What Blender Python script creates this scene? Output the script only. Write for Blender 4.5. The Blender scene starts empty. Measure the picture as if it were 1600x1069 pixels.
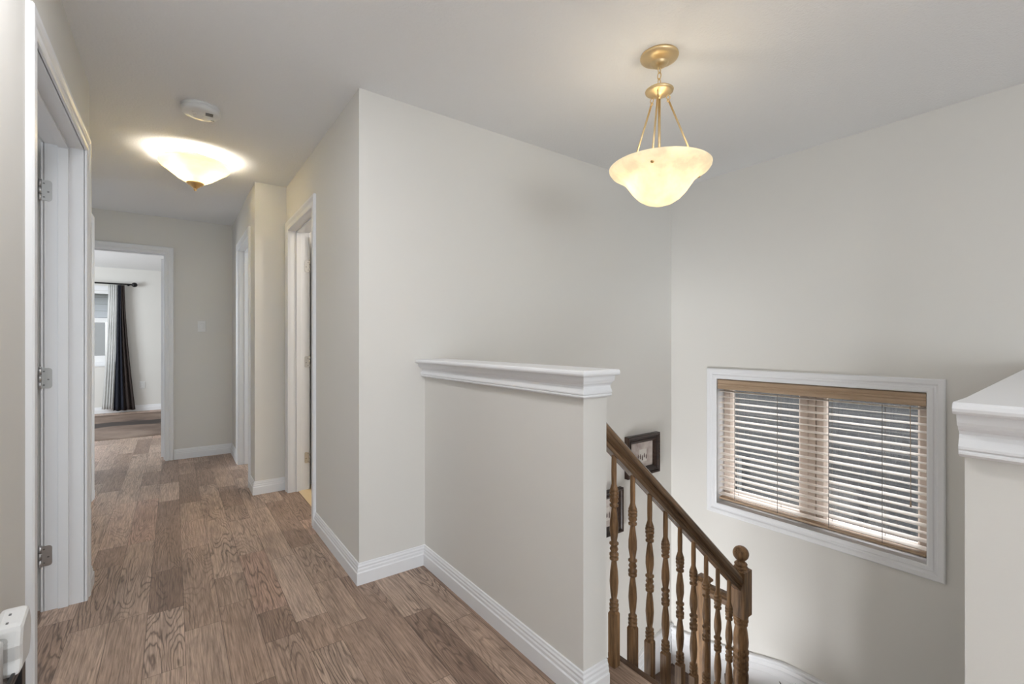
import bpy, bmesh, math, random
from mathutils import Vector, Matrix
random.seed(7)
C = bpy.context.scene.collection
PI = math.pi
V = Vector

# ------------------------------------------------------------------ materials
def new_mat(name):
    m = bpy.data.materials.new(name); m.use_nodes = True
    nt = m.node_tree
    return m, nt, nt.nodes['Principled BSDF']

def plain(name, col, rough=.5, metal=0, bump=None, spec=None, **kw):
    m, nt, b = new_mat(name)
    b.inputs['Base Color'].default_value = (*col, 1)
    b.inputs['Roughness'].default_value = rough
    b.inputs['Metallic'].default_value = metal
    if spec is not None: b.inputs['Specular IOR Level'].default_value = spec
    for k, v in kw.items(): b.inputs[k].default_value = v
    if bump:
        sc, st, dist = bump
        g = nt.nodes.new('ShaderNodeNewGeometry')
        n = nt.nodes.new('ShaderNodeTexNoise'); n.inputs['Scale'].default_value = sc
        n.inputs['Detail'].default_value = 3
        bp = nt.nodes.new('ShaderNodeBump'); bp.inputs['Strength'].default_value = st
        bp.inputs['Distance'].default_value = dist
        nt.links.new(g.outputs['Position'], n.inputs['Vector'])
        nt.links.new(n.outputs['Fac'], bp.inputs['Height'])
        nt.links.new(bp.outputs['Normal'], b.inputs['Normal'])
    return m

class NT:
    """tiny node-building helper"""
    def __init__(s, nt): s.nt = nt
    def node(s, t, **kw):
        n = s.nt.nodes.new(t)
        for k, v in kw.items(): setattr(n, k, v)
        return n
    def link(s, a, b): s.nt.links.new(a, b)
    def put(s, sock, v):
        if hasattr(v, 'links') or hasattr(v, 'is_output'): s.link(v, sock)
        else: sock.default_value = v
    def math(s, op, a, b=None, c=None):
        n = s.node('ShaderNodeMath', operation=op)
        s.put(n.inputs[0], a)
        if b is not None: s.put(n.inputs[1], b)
        if c is not None: s.put(n.inputs[2], c)
        return n.outputs[0]
    def comb(s, x, y, z):
        n = s.node('ShaderNodeCombineXYZ')
        for i, v in enumerate((x, y, z)): s.put(n.inputs[i], v)
        return n.outputs[0]
    def noise(s, vec, scale=1, detail=2, rough=.5):
        n = s.node('ShaderNodeTexNoise'); s.link(vec, n.inputs['Vector'])
        n.inputs['Scale'].default_value = scale; n.inputs['Detail'].default_value = detail
        n.inputs['Roughness'].default_value = rough
        return n.outputs['Fac']
    def white(s, vec):
        n = s.node('ShaderNodeTexWhiteNoise', noise_dimensions='3D'); s.link(vec, n.inputs['Vector'])
        return n.outputs['Value'], n.outputs['Color']
    def ramp(s, fac, stops, interp='LINEAR'):
        n = s.node('ShaderNodeValToRGB'); n.color_ramp.interpolation = interp
        e = n.color_ramp.elements
        e[0].position, e[0].color = stops[0][0], (*stops[0][1], 1)
        e[1].position, e[1].color = stops[-1][0], (*stops[-1][1], 1)
        for p, c in stops[1:-1]:
            x = e.new(p); x.color = (*c, 1)
        s.link(fac, n.inputs['Fac']); return n.outputs['Color']
    def mix(s, fac, a, b, mode='MIX'):
        n = s.node('ShaderNodeMix', data_type='RGBA', blend_type=mode)
        s.put(n.inputs['Factor'], fac); s.put(n.inputs['A'], a); s.put(n.inputs['B'], b)
        return n.outputs['Result']

def floor_material():
    m, nt, b = new_mat('hardwood_planks'); N = NT(nt)
    g = N.node('ShaderNodeNewGeometry'); sp = N.node('ShaderNodeSeparateXYZ')
    N.link(g.outputs['Position'], sp.inputs[0]); X, Y = sp.outputs[0], sp.outputs[1]
    W = .127
    u = N.math('DIVIDE', N.math('ADD', X, 20*W-.037), W)
    row = N.math('FLOOR', u); fu = N.math('FRACT', u)
    r1, _ = N.white(N.comb(row, 3.3, 7.1))
    L = 0.92
    v = N.math('ADD', N.math('DIVIDE', N.math('ADD', Y, 20.0), L), N.math('MULTIPLY', r1, 7.0))
    idx = N.math('FLOOR', v); fv = N.math('FRACT', v)
    # split some boards again at a random spot so lengths differ
    r2, _ = N.white(N.comb(row, idx, 1.7))
    cut = N.math('ADD', N.math('MULTIPLY', r2, .5), .25)
    half = N.math('GREATER_THAN', fv, cut)
    doc, _ = N.white(N.comb(row, idx, 9.4))
    dosplit = N.math('GREATER_THAN', doc, .55)
    piece = N.math('MULTIPLY', half, dosplit)
    rv, rc = N.white(N.comb(row, N.math('ADD', idx, N.math('MULTIPLY', piece, .37)), 5.5))
    rs = N.node('ShaderNodeSeparateColor'); N.link(rc, rs.inputs[0])
    tone = N.ramp(rs.outputs[0], [(0, (.28, .194, .148)), (.2, (.38, .270, .208)), (.45, (.46, .340, .265)),
                                  (.7, (.51, .385, .305)), (.85, (.48, .325, .252)), (1, (.56, .435, .350))])
    off = N.math('MULTIPLY', rv, 57.0)
    # cathedral rings
    vec = N.comb(N.math('MULTIPLY', X, 9.5), N.math('MULTIPLY', Y, 1.25), off)
    n1 = N.noise(vec, 1.0, 1.2, .45)
    n2 = N.noise(N.comb(N.math('MULTIPLY', X, 60), N.math('MULTIPLY', Y, 9), off), 1, 2)
    ph = N.math('MULTIPLY', N.math('ADD', n1, N.math('MULTIPLY', n2, .05)), 70.0)
    ring = N.math('POWER', N.math('ABSOLUTE', N.math('SINE', ph)), 9.0)
    msk = N.ramp(N.noise(N.comb(N.math('MULTIPLY', X, 5), N.math('MULTIPLY', Y, 1.5), N.math('ADD', off, 9.0)), 1, 1),
                 [(.37, (.08,)*3), (.56, (1,)*3)])
    ringm = N.math('MULTIPLY', ring, msk)
    amt = N.math('MULTIPLY', ringm, N.math('ADD', .22, N.math('MULTIPLY', rs.outputs[1], .52)))
    c1 = N.mix(amt, tone, (.085, .055, .042, 1))
    # fine straight grain
    f1 = N.noise(N.comb(N.math('MULTIPLY', X, 190), N.math('MULTIPLY', Y, 7), off), 1, 3, .65)
    f2 = N.noise(N.comb(N.math('MULTIPLY', X, 14), N.math('MULTIPLY', Y, .8), off), 1, 2)
    c2 = N.mix(1.0, c1, N.ramp(f1, [(.33, (.60, .585, .575)), (.66, (1.22,)*3)]), 'MULTIPLY')
    c3 = N.mix(1.0, c2, N.ramp(f2, [(.3, (.86, .84, .83)), (.7, (1.1, 1.09, 1.08))]), 'MULTIPLY')
    # seams
    su = N.math('MINIMUM', fu, N.math('SUBTRACT', 1.0, fu))
    sv = N.math('MINIMUM', N.math('MINIMUM', fv, N.math('SUBTRACT', 1.0, fv)),
                N.math('ADD', N.math('ABSOLUTE', N.math('SUBTRACT', fv, cut)), N.math('MULTIPLY', N.math('SUBTRACT', 1.0, dosplit), 1.0)))
    seam = N.math('MAXIMUM', N.math('LESS_THAN', su, .010), N.math('LESS_THAN', sv, .0013))
    c4 = N.mix(N.math('MULTIPLY', seam, .6), c3, (.06, .04, .03, 1))
    N.link(c4, b.inputs['Base Color'])
    b.inputs['Roughness'].default_value = .42
    b.inputs['Specular IOR Level'].default_value = .35
    bp = N.node('ShaderNodeBump'); bp.inputs['Strength'].default_value = .25; bp.inputs['Distance'].default_value = .001
    N.link(N.math('SUBTRACT', f1, N.math('MULTIPLY', seam, 2.0)), bp.inputs['Height'])
    N.link(bp.outputs['Normal'], b.inputs['Normal'])
    return m

def wood_material(name, ca, cb, axis='Z', rough=.3, sc=1.0):
    m, nt, b = new_mat(name); N = NT(nt)
    t = N.node('ShaderNodeTexCoord'); sp = N.node('ShaderNodeSeparateXYZ')
    N.link(t.outputs['Object'], sp.inputs[0]); x, y, z = sp.outputs[:3]
    oi = N.node('ShaderNodeObjectInfo')
    off = N.math('MULTIPLY', oi.outputs['Random'], 40.0)
    k = {'X': (4, 60, 60), 'Y': (60, 4, 60), 'Z': (60, 60, 4)}[axis]
    if name == 'stained_oak_rail': z = N.math('ADD', z, N.math('MULTIPLY', x, .8745))   # grain follows the slope
    vec = N.comb(N.math('MULTIPLY', x, k[0]*sc), N.math('MULTIPLY', y, k[1]*sc),
                 N.math('ADD', N.math('MULTIPLY', z, k[2]*sc), off))
    n = N.noise(vec, 1, 4, .6); n2 = N.noise(vec, 3.5, 3, .7)
    f = N.math('ADD', N.math('MULTIPLY', n, .7), N.math('MULTIPLY', n2, .3))
    c = N.ramp(f, [(.33, ca), (.5, tuple((p+q)/2 for p, q in zip(ca, cb))), (.66, cb)])
    N.link(c, b.inputs['Base Color']); b.inputs['Roughness'].default_value = rough
    b.inputs['Coat Weight'].default_value = .05; b.inputs['Coat Roughness'].default_value = .25; b.inputs['Specular IOR Level'].default_value = .3
    return m

M = {}
M['wall'] = plain('greige_wall_paint', (.745, .727, .690), .85, bump=(220, .10, .001), spec=.25)
M['ceiling'] = plain('stippled_white_ceiling', (.88, .885, .89), .95, bump=(95, .55, .004), spec=.1)
M['trim'] = plain('white_gloss_trim', (.83, .835, .85), .38, spec=.4)
M['door'] = plain('white_door_paint', (.80, .805, .82), .42, spec=.4)
M['floor'] = floor_material()
M['hinge'] = plain('satin_nickel', (.62, .62, .62), .32, 1)
M['screw'] = plain('screw_steel', (.25, .25, .25), .4, 1)
M['brass'] = plain('antique_brass', (.72, .50, .24), .38, 1)
M['brass_light'] = plain('satin_brass', (.80, .62, .36), .42, 1)
M['oak'] = wood_material('stained_oak_vertical', (.085, .045, .022), (.44, .255, .125), 'Z', .34)
M['oakx'] = wood_material('stained_oak_rail', (.065, .036, .020), (.30, .185, .105), 'X', .26)
M['oaky'] = wood_material('stained_oak_level_rail', (.060, .034, .018), (.28, .17, .095), 'Y', .26)
M['tread'] = wood_material('shade_darkened_tread_wood', (.060, .034, .022), (.15, .088, .055), 'Y', .35)  # stairwell shade put into the colour: wood darkened on every tread
M['frame'] = wood_material('dark_walnut_frame', (.014, .008, .006), (.05, .028, .02), 'X', .32)
M['plastic'] = plain('white_plastic', (.78, .78, .77), .35)
M['plastic_dark'] = plain('grey_vents', (.18, .18, .18), .6)
M['black'] = plain('black_plastic', (.014, .014, .015), .32)
M['black_metal'] = plain('black_rod', (.01, .01, .012), .4, .4)
M['vinyl'] = plain('white_vinyl', (.82, .82, .82), .35)
M['slat'] = plain('cream_blind_slat', (.84, .77, .70), .45)
M['vinyl_tan'] = plain('beige_window_sash', (.66, .56, .49), .45)
M['valance'] = wood_material('light_oak_valance', (.37, .26, .17), (.50, .37, .26), 'Y', .45, .6)
M['cord'] = plain('blind_cord', (.16, .14, .12), .8)
M['tile'] = plain('warm_bathroom_tile', (.78, .60, .36), .3)
M['paper'] = plain('white_paper', (.85, .85, .85), .7)
M['leaf'] = plain('dark_green_leaf', (.012, .022, .010), .5)
M['pot'] = plain('grey_pot', (.2, .2, .2), .6)
M['dark'] = plain('dark_siding', (.060, .064, .070), .8)
M['ext'] = plain('grey_brick', (.13, .135, .14), .85)
M['ext_trim'] = plain('grey_window_trim', (.22, .23, .24), .7)
M['navy'] = plain('dark_navy_curtain', (.010, .012, .022), .85)
M['brown'] = plain('dark_brown_curtain', (.030, .020, .017), .85)

def glass_mat(name, tint=(1, 1, 1), refl=.06):
    m, nt, b = new_mat(name); N = NT(nt); nt.nodes.remove(b)
    out = nt.nodes['Material Output']
    tr = N.node('ShaderNodeBsdfTransparent'); tr.inputs[0].default_value = (*tint, 1)
    gl = N.node('ShaderNodeBsdfGlossy'); gl.inputs['Roughness'].default_value = .02
    mx = N.node('ShaderNodeMixShader'); mx.inputs[0].default_value = refl
    N.link(tr.outputs[0], mx.inputs[1]); N.link(gl.outputs[0], mx.inputs[2]); N.link(mx.outputs[0], out.inputs[0])
    return m
M['glass'] = glass_mat('window_glass')
M['clear'] = glass_mat('clear_plastic', (.93, .94, .94), .2)

def shade_mat(name, col, swirl, emit):
    m, nt, b = new_mat(name); N = NT(nt); nt.nodes.remove(b)
    out = nt.nodes['Material Output']
    t = N.node('ShaderNodeTexCoord'); mp = N.node('ShaderNodeMapping')
    mp.inputs['Scale'].default_value = swirl; N.link(t.outputs['Object'], mp.inputs['Vector'])
    f = N.noise(mp.outputs['Vector'], 1, 4, .6)
    c = N.ramp(f, [(.35, tuple(x*.80 for x in col)), (.65, col)])
    df = N.node('ShaderNodeBsdfDiffuse'); tl = N.node('ShaderNodeBsdfTranslucent')
    N.link(c, df.inputs[0]); N.link(c, tl.inputs[0])
    mx = N.node('ShaderNodeMixShader'); mx.inputs[0].default_value = .55
    N.link(df.outputs[0], mx.inputs[1]); N.link(tl.outputs[0], mx.inputs[2])
    gl = N.node('ShaderNodeBsdfGlossy'); gl.inputs['Roughness'].default_value = .25
    mg = N.node('ShaderNodeMixShader'); mg.inputs[0].default_value = .04
    N.link(mx.outputs[0], mg.inputs[1]); N.link(gl.outputs[0], mg.inputs[2])
    em = N.node('ShaderNodeEmission'); N.link(c, em.inputs[0]); em.inputs[1].default_value = emit
    ad = N.node('ShaderNodeAddShader'); N.link(mg.outputs[0], ad.inputs[0]); N.link(em.outputs[0], ad.inputs[1])
    N.link(ad.outputs[0], out.inputs[0])
    return m
M['alabaster'] = shade_mat('frosted_amber_glass', (.95, .86, .66), (14, 14, 14), .30)
M['swirl'] = shade_mat('swirled_cream_glass', (.97, .88, .56), (6, 6, 28), .24)

def sheer_mat():
    m, nt, b = new_mat('white_sheer_fabric'); N = NT(nt); nt.nodes.remove(b)
    out = nt.nodes['Material Output']
    df = N.node('ShaderNodeBsdfDiffuse'); tl = N.node('ShaderNodeBsdfTranslucent')
    df.inputs[0].default_value = (.85, .85, .84, 1); tl.inputs[0].default_value = (.85, .85, .84, 1)
    mx = N.node('ShaderNodeMixShader'); mx.inputs[0].default_value = .5
    N.link(df.outputs[0], mx.inputs[1]); N.link(tl.outputs[0], mx.inputs[2]); N.link(mx.outputs[0], out.inputs[0])
    return m
M['sheer'] = sheer_mat()

def hide_mat():
    m, nt, b = new_mat('cowhide'); N = NT(nt)
    t = N.node('ShaderNodeTexCoord'); sp = N.node('ShaderNodeSeparateXYZ')
    N.link(t.outputs['Object'], sp.inputs[0]); x, y, z = sp.outputs[:3]
    w = N.noise(N.comb(N.math('MULTIPLY', x, 2.2), N.math('MULTIPLY', y, 2.2), 3.0), 1, 3)
    yy = N.math('ABSOLUTE', N.math('ADD', y, N.math('MULTIPLY', N.math('SUBTRACT', w, .5), .9)))
    big = N.noise(N.comb(x, y, 1.0), 1.7, 3)
    base = N.ramp(big, [(.3, (.09, .055, .04)), (.5, (.17, .115, .085)), (.7, (.27, .20, .155))])
    fur = N.noise(N.comb(N.math('MULTIPLY', x, 10), N.math('MULTIPLY', y, 60), 2.0), 1, 3)
    base = N.mix(1.0, base, N.ramp(fur, [(.3, (.8,)*3), (.7, (1.15,)*3)]), 'MULTIPLY')
    st = N.ramp(yy, [(.17, (1,)*3), (.29, (0,)*3)])
    c = N.mix(st, base, (.025, .014, .010, 1))
    N.link(c, b.inputs['Base Color']); b.inputs['Roughness'].default_value = .8
    return m
M['hide'] = hide_mat()

def photo_mat(name, seed):
    m, nt, b = new_mat(name); N = NT(nt)
    t = N.node('ShaderNodeTexCoord')
    mp = N.node('ShaderNodeMapping'); mp.inputs['Location'].default_value = (seed, seed, seed)
    N.link(t.outputs['Object'], mp.inputs[0])
    f = N.noise(mp.outputs[0], 9, 3)
    c = N.ramp(f, [(.35, (.34, .27, .24)), (.55, (.55, .48, .44)), (.7, (.66, .60, .56))])
    N.link(c, b.inputs['Base Color']); b.inputs['Roughness'].default_value = .25
    return m
M['photo'] = photo_mat('sepia_print', 1.0)
M['photo_light'] = plain('pale_print_area', (.62, .58, .53), .3)
M['photo_dark'] = plain('print_figures', (.12, .08, .07), .4)

def siding_mat():
    m, nt, b = new_mat('grey_horizontal_siding'); N = NT(nt)
    g = N.node('ShaderNodeNewGeometry'); sp = N.node('ShaderNodeSeparateXYZ'); N.link(g.outputs['Position'], sp.inputs[0])
    f = N.math('FRACT', N.math('DIVIDE', sp.outputs[2], .16))
    line = N.math('LESS_THAN', f, .07)
    c = N.mix(line, (.20, .215, .235, 1), (.10, .105, .115, 1))
    N.link(c, b.inputs['Base Color']); b.inputs['Roughness'].default_value = .8
    return m
M['siding'] = siding_mat()
def brick_mat():
    m, nt, b = new_mat('charcoal_brick'); N = NT(nt)
    g = N.node('ShaderNodeNewGeometry'); sp = N.node('ShaderNodeSeparateXYZ'); N.link(g.outputs['Position'], sp.inputs[0])
    br = N.node('ShaderNodeTexBrick'); N.link(N.comb(sp.outputs[1], sp.outputs[2], 0.0), br.inputs['Vector'])
    br.inputs['Color1'].default_value = (.085, .088, .095, 1); br.inputs['Color2'].default_value = (.065, .068, .074, 1)
    br.inputs['Mortar'].default_value = (.11, .112, .118, 1); br.inputs['Scale'].default_value = 4.5
    N.link(br.outputs['Color'], b.inputs['Base Color']); b.inputs['Roughness'].default_value = .9
    return m
M['brick'] = brick_mat()

# ------------------------------------------------------------------ mesh helpers
def bm_box(bm, x0, x1, y0, y1, z0, z1, mtx=None):
    vs = [bm.verts.new((x, y, z)) for x in (x0, x1) for y in (y0, y1) for z in (z0, z1)]
    if mtx: 
        for v in vs: v.co = mtx @ v.co
    for f in ((0, 1, 3, 2), (4, 6, 7, 5), (0, 4, 5, 1), (2, 3, 7, 6), (0, 2, 6, 4), (1, 5, 7, 3)):
        bm.faces.new([vs[i] for i in f])
    return vs

def bm_prism(bm, pts, vec):
    vec = V(vec); a = [bm.verts.new(V(p)) for p in pts]; b = [bm.verts.new(V(p)+vec) for p in pts]
    n = len(pts); bm.faces.new(a); bm.faces.new(b[::-1])
    for i in range(n): bm.faces.new((a[i], b[i], b[(i+1) % n], a[(i+1) % n]))

def bm_lathe(bm, prof, center=(0, 0, 0), seg=24, axis='Z', cap=True):
    rings = []
    c = V(center)
    for r, z in prof:
        ring = []
        for i in range(seg):
            a = 2*PI*i/seg
            p = V((r*math.cos(a), r*math.sin(a), z))
            if axis == 'X': p = V((p.z, p.x, p.y))
            if axis == 'Y': p = V((p.x, p.z, p.y))
            ring.append(bm.verts.new(c+p))
        rings.append(ring)
    for j in range(len(rings)-1):
        for i in range(seg):
            f = bm.faces.new((rings[j][i], rings[j][(i+1) % seg], rings[j+1][(i+1) % seg], rings[j+1][i])); f.smooth = True
    if cap:
        bm.faces.new(rings[0][::-1]); bm.faces.new(rings[-1])

def bm_sweep(bm, path, up, prof, side=1, closed=False):
    """profile (out, up) swept along a mitred path; out = side * (d x up)"""
    P = [V(p) for p in path]; up = V(up).normalized(); n = len(P); rings = []
    segs = n if closed else n-1
    N_ = [((P[(i+1) % n]-P[i]).normalized().cross(up)*side).normalized() for i in range(segs)]
    for i in range(n):
        if closed: a, b = N_[i-1], N_[i % segs]
        else: a, b = N_[max(0, i-1)], N_[min(i, segs-1)]
        m = (a+b)/(1+a.dot(b))
        rings.append([bm.verts.new(P[i]+m*o+up*u) for o, u in prof])
    k = len(prof)
    for i in range(segs):
        r0, r1 = rings[i], rings[(i+1) % n]
        for j in range(k):
            bm.faces.new((r0[j], r1[j], r1[(j+1) % k], r0[(j+1) % k]))
    if not closed:
        bm.faces.new(rings[0][::-1]); bm.faces.new(rings[-1])

def bm_tube(bm, path, r, seg=10, closed=False):
    P = [V(p) for p in path]; n = len(P); rings = []
    ref = None
    for i in range(n):
        if closed: d = (P[(i+1) % n]-P[i-1]).normalized()
        else: d = (P[min(i+1, n-1)]-P[max(i-1, 0)]).normalized()
        if ref is None:
            ref = V((0, 0, 1)) if abs(d.z) < .9 else V((1, 0, 0))
        x = (ref-d*ref.dot(d)).normalized(); ref = x; y = d.cross(x)
        rings.append([bm.verts.new(P[i]+(x*math.cos(2*PI*k/seg)+y*math.sin(2*PI*k/seg))*r) for k in range(seg)])
    for i in range(n if closed else n-1):
        a, b = rings[i], rings[(i+1) % n]
        for k in range(seg):
            f = bm.faces.new((a[k], a[(k+1) % seg], b[(k+1) % seg], b[k])); f.smooth = True
    if not closed:
        bm.faces.new(rings[0][::-1]); bm.faces.new(rings[-1])

def obj(name, bm, mat, parent=None, bevel=0, recalc=True, loc=None):
    if recalc: bmesh.ops.recalc_face_normals(bm, faces=bm.faces)
    me = bpy.data.meshes.new(name); bm.to_mesh(me); bm.free()
    for mm in (mat if isinstance(mat, (list, tuple)) else [mat]): me.materials.append(mm)
    o = bpy.data.objects.new(name, me); C.objects.link(o)
    if parent:
        o.parent = parent
        pw = V((0, 0, 0)); q = parent
        while q is not None: pw += q.location; q = q.parent
        if loc is None: o.location = -pw
        else: o.location = V(loc)-pw
    elif loc is not None: o.location = loc
    if bevel:
        md = o.modifiers.new('bevel', 'BEVEL'); md.width = bevel; md.segments = 2; md.limit_method = 'ANGLE'
        md.angle_limit = math.radians(40)
    return o

def thing(name, label, cat, loc=(0, 0, 0), group=None):
    o = bpy.data.objects.new(name, None); C.objects.link(o); o.location = loc
    o.empty_display_size = .1
    o['label'] = label; o['category'] = cat
    if group: o['group'] = group
    return o
def tag(o, label, cat, group=None):
    o['label'] = label; o['category'] = cat
    if group: o['group'] = group
    return o
def sempty(name, label=None, cat=None, loc=(0, 0, 0)):
    o = bpy.data.objects.new(name, None); C.objects.link(o); o.location = loc; o['kind'] = 'structure'
    if label: o['label'] = label
    if cat: o['category'] = cat
    return o
def struct(name, bm, mat, label=None, cat=None, **kw):
    o = obj(name, bm, mat, **kw); o['kind'] = 'structure'
    if label: o['label'] = label
    if cat: o['category'] = cat
    return o
def boxes(bs):
    bm = bmesh.new()
    for b in bs: bm_box(bm, *b)
    return bm

# ------------------------------------------------------------------ dimensions
H = 2.44; OH = 2.07
XL = -.33          # near left wall
XC = .734          # hall right wall
XJ = .509          # wall with the far right door
XH = 1.087; XH2 = 1.198
XW = 3.30          # window wall
Y1 = 2.26; YJ = 4.064; YF = 5.756
YE = 1.076         # end of half wall
D1a, D1b = 1.89, 2.855      # left door opening
D2a, D2b = 3.80, 4.61       # closet door
DCa, DCb = 3.175, 3.95      # hall right door
DJa, DJb = 4.36, 5.14       # far right door
DFa, DFb = -.85, -.07       # far door in X
W0, W1, WZ0, WZ1 = .665, 1.862, -.018, .915
YB = -3.6

# ------------------------------------------------------------------ room shell
struct('floor', boxes([
    (-2.2, XH2, .17, Y1+.12, -.30, 0), (-2.2, 3.3, YB, .17, -.30, 0), (XH2, 1.34, .17, 1.175, -.30, 0),
    (-2.2, .80, Y1+.12, 4.0, -.30, 0), (-2.2, .874, 4.0, YJ+.1, -.30, 0), (-2.2, 2.6, YJ+.1, YF+.12, -.30, 0), (-3.2, 1.6, YF+.12, 10.4, -.30, 0)]),
    M['floor'], 'brown hardwood plank floor running down the hallway', 'floor')
struct('floor_bathroom', boxes([(.80, 2.6, Y1+.12, YJ, -.30, .004)]), M['tile'], 'warm tan tile floor behind the hall right doorway', 'floor')
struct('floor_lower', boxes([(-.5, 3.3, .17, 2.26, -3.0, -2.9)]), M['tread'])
struct('ceiling', boxes([(-2.4, 3.5, YB-.2, YF+.12, H, H+.12), (-3.3, 1.7, YF+.12, 10.4, H, H+.12)]), M['ceiling'],
       'white stippled ceiling over hallway and stairwell', 'ceiling')

struct('wall_left', boxes([(XL-.13, XL, -.2, D1a-.02, 0, H), (XL-.13, XL, D1a-.02, D1b+.02, OH+.02, H),
                           (-.62, XL, D1b+.02, 3.03, 0, H), (-2.2, -.62, 2.93, 3.03, 0, H)]), M['wall'],
       'greige wall at the left edge around the near doorway', 'wall')
struct('wall_closet', boxes([(-.62, -.5, 3.03, D2a-.02, 0, H), (-.62, -.5, D2a-.02, D2b+.02, OH+.02, H), (-.62, -.5, D2b+.02, 4.70, 0, H),
                             (-1.5, -.62, 4.60, 4.70, 0, H), (-1.5, -1.4, 4.70, YF, 0, H), (-1.5, -1.4, 3.03, 4.60, 0, H)]), M['wall'])
struct('wall_far', boxes([(-1.5, DFa-.02, YF, YF+.12, 0, H), (DFa-.02, DFb+.02, YF, YF+.12, OH+.02, H), (DFb+.02, 2.6, YF, YF+.12, 0, H)]), M['wall'],
       'greige wall at the end of the hallway beside the bedroom doorway', 'wall')
struct('wall_far_right', boxes([(XJ, XJ+.12, YJ+.12, DJa-.02, 0, H), (XJ, XJ+.12, DJa-.02, DJb+.02, OH+.02, H), (XJ, XJ+.12, DJb+.02, YF, 0, H),
                                (XJ, 2.6, YJ, YJ+.12, 0, H), (2.5, 2.6, YJ+.12, YF, 0, H)]), M['wall'])
struct('wall_hall_right', boxes([(XC, XC+.14, Y1+.12, DCa-.02, 0, H), (XC, XC+.14, DCa-.02, DCb+.02, OH+.02, H), (XC, XC+.14, DCb+.02, YJ, 0, H),
                                 (2.5, 2.6, Y1+.12, YJ, 0, H)]), M['wall'],
       'greige hallway wall with an open white doorway', 'wall')
struct('wall_back', boxes([(XC, XW, Y1, Y1+.12, -.30, H), (-.6, XW, Y1, Y1+.12, -3.0, -.30)]), M['wall'],
       'large greige wall behind the white capped half wall', 'wall')
struct('wall_window', boxes([(XW, XW+.14, YB, Y1+.12, -3.0, WZ0-.02), (XW, XW+.14, YB, Y1+.12, WZ1+.02, H),
                             (XW, XW+.14, YB, W0-.02, WZ0-.02, WZ1+.02), (XW, XW+.14, W1+.02, Y1+.12, WZ0-.02, WZ1+.02)]), M['wall'],
       'greige stairwell wall holding the blind covered window', 'wall')
# the bedroom
struct('wall_bedroom', boxes([(-3.2, -1.72, 10.2, 10.32, 0, H), (-.78, 1.6, 10.2, 10.32, 0, H), (-1.72, -.78, 10.2, 10.32, 0, .86), (-1.72, -.78, 10.2, 10.32, 2.05, H),
                              (-3.3, -3.2, YF+.12, 10.3, 0, H), (1.5, 1.6, YF+.12, 10.2, 0, H), (-3.2, -1.5, YF, YF+.12, 0, H)]), M['wall'])
# the room behind the camera: opening added in the rear wall for fill light
struct('wall_rear', boxes([(-2.3, -1.55, YB-.12, YB, 0, H), (1.55, 3.3, YB-.12, YB, 0, H), (-1.55, 1.55, YB-.12, YB, 0, .45), (-1.55, 1.55, YB-.12, YB, 2.25, H)]), M['wall'])
# left room shell behind near doorway
struct('wall_left_room', boxes([(-2.3, -2.2, -.8, 3.03, 0, H), (-2.3, -2.2, YB, -3.2, 0, H), (-2.3, -2.2, -3.2, -.8, 0, .5), (-2.3, -2.2, -3.2, -.8, 2.2, H), (-2.2, -.46, -.2, -.1, 0, H)]), M['wall'])

struct('rear_sky_block', boxes([(-1.55, 1.55, YB-.08, YB-.04, .45, 2.25)]), M['sheer'])  # unseen sheet added to keep sky light out of the rear opening
struct('left_sky_block', boxes([(-2.27, -2.23, -3.2, -.8, .5, 2.2)]), M['sheer'])  # unseen sheet added to close the left opening against the sky
# half walls
struct('wall_half', boxes([(XH, XH2, YE, Y1, 0, 1.08)]), M['wall'], 'greige half wall below the white cap beside the stairs', 'half wall')
bm = bmesh.new()
SK = .043
def ysk(x): return .172 + SK*(x-1.03)
bm_prism(bm, [(XH, .04, -3.0), (XH, ysk(XH)-.004, -3.0), (XW, ysk(XW)-.004, -3.0), (XW, .04, -3.0)], (0, 0, 4.08))
struct('wall_half_right', bm, M['wall'], 'greige half wall at the right edge below its white cap', 'half wall')
# stairwell fascia below the upper floor on the well side
struct('wall_lower_hall', boxes([(-.7, -.6, .05, Y1, -3.0, -.30), (-.6, XH, .05, .17, -3.0, -.30)]), M['wall'])

# caps with crown moulding (flush returns on the stair side)
crown = [(0, 1.003), (.004, 1.003), (.018, 1.005), (.0245, 1.010), (.0245, 1.0135), (.0225, 1.016), (.026, 1.019), (.026, 1.023), (.0235, 1.029), (.0195, 1.036),
         (.0180, 1.043), (.0205, 1.048), (.026, 1.051), (.029, 1.055), (.0295, 1.058), (.0345, 1.0585), (.037, 1.064), (.0385, 1.071), (.040, 1.079), (0, 1.079)]
t = thing('half_wall_cap', 'white moulded cap on top of the central half wall', 'ledge', (XH, YE, 1.0))
bm = bmesh.new(); bm_sweep(bm, [(XH, Y1, 0), (XH, YE, 0), (XH2, YE, 0)], (0, 0, 1), crown, 1)
obj('crown_moulding', bm, M['trim'], t)
nose = [(.05, 1.079), (.054, 1.080), (.057, 1.084), (.058, 1.089), (.056, 1.095), (.051, 1.099), (-.05, 1.099), (-.05, 1.079)]
bm = bmesh.new(); bm_sweep(bm, [(XH, Y1, 0), (XH, YE, 0), (XH2+.004, YE, 0)], (0, 0, 1), nose, 1)
bm_box(bm, XH+.05, XH2+.004, YE+.05, Y1, 1.079, 1.099)
obj('cap_board', bm, M['trim'], t)
t = thing('half_wall_cap', 'white moulded cap at the right edge of the photo', 'ledge', (XH, .1, 1.0))
bm = bmesh.new(); dz = -.008
cr2 = [(o, z+dz) for o, z in crown]; ns2 = [(o, z+dz) for o, z in nose]
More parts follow.
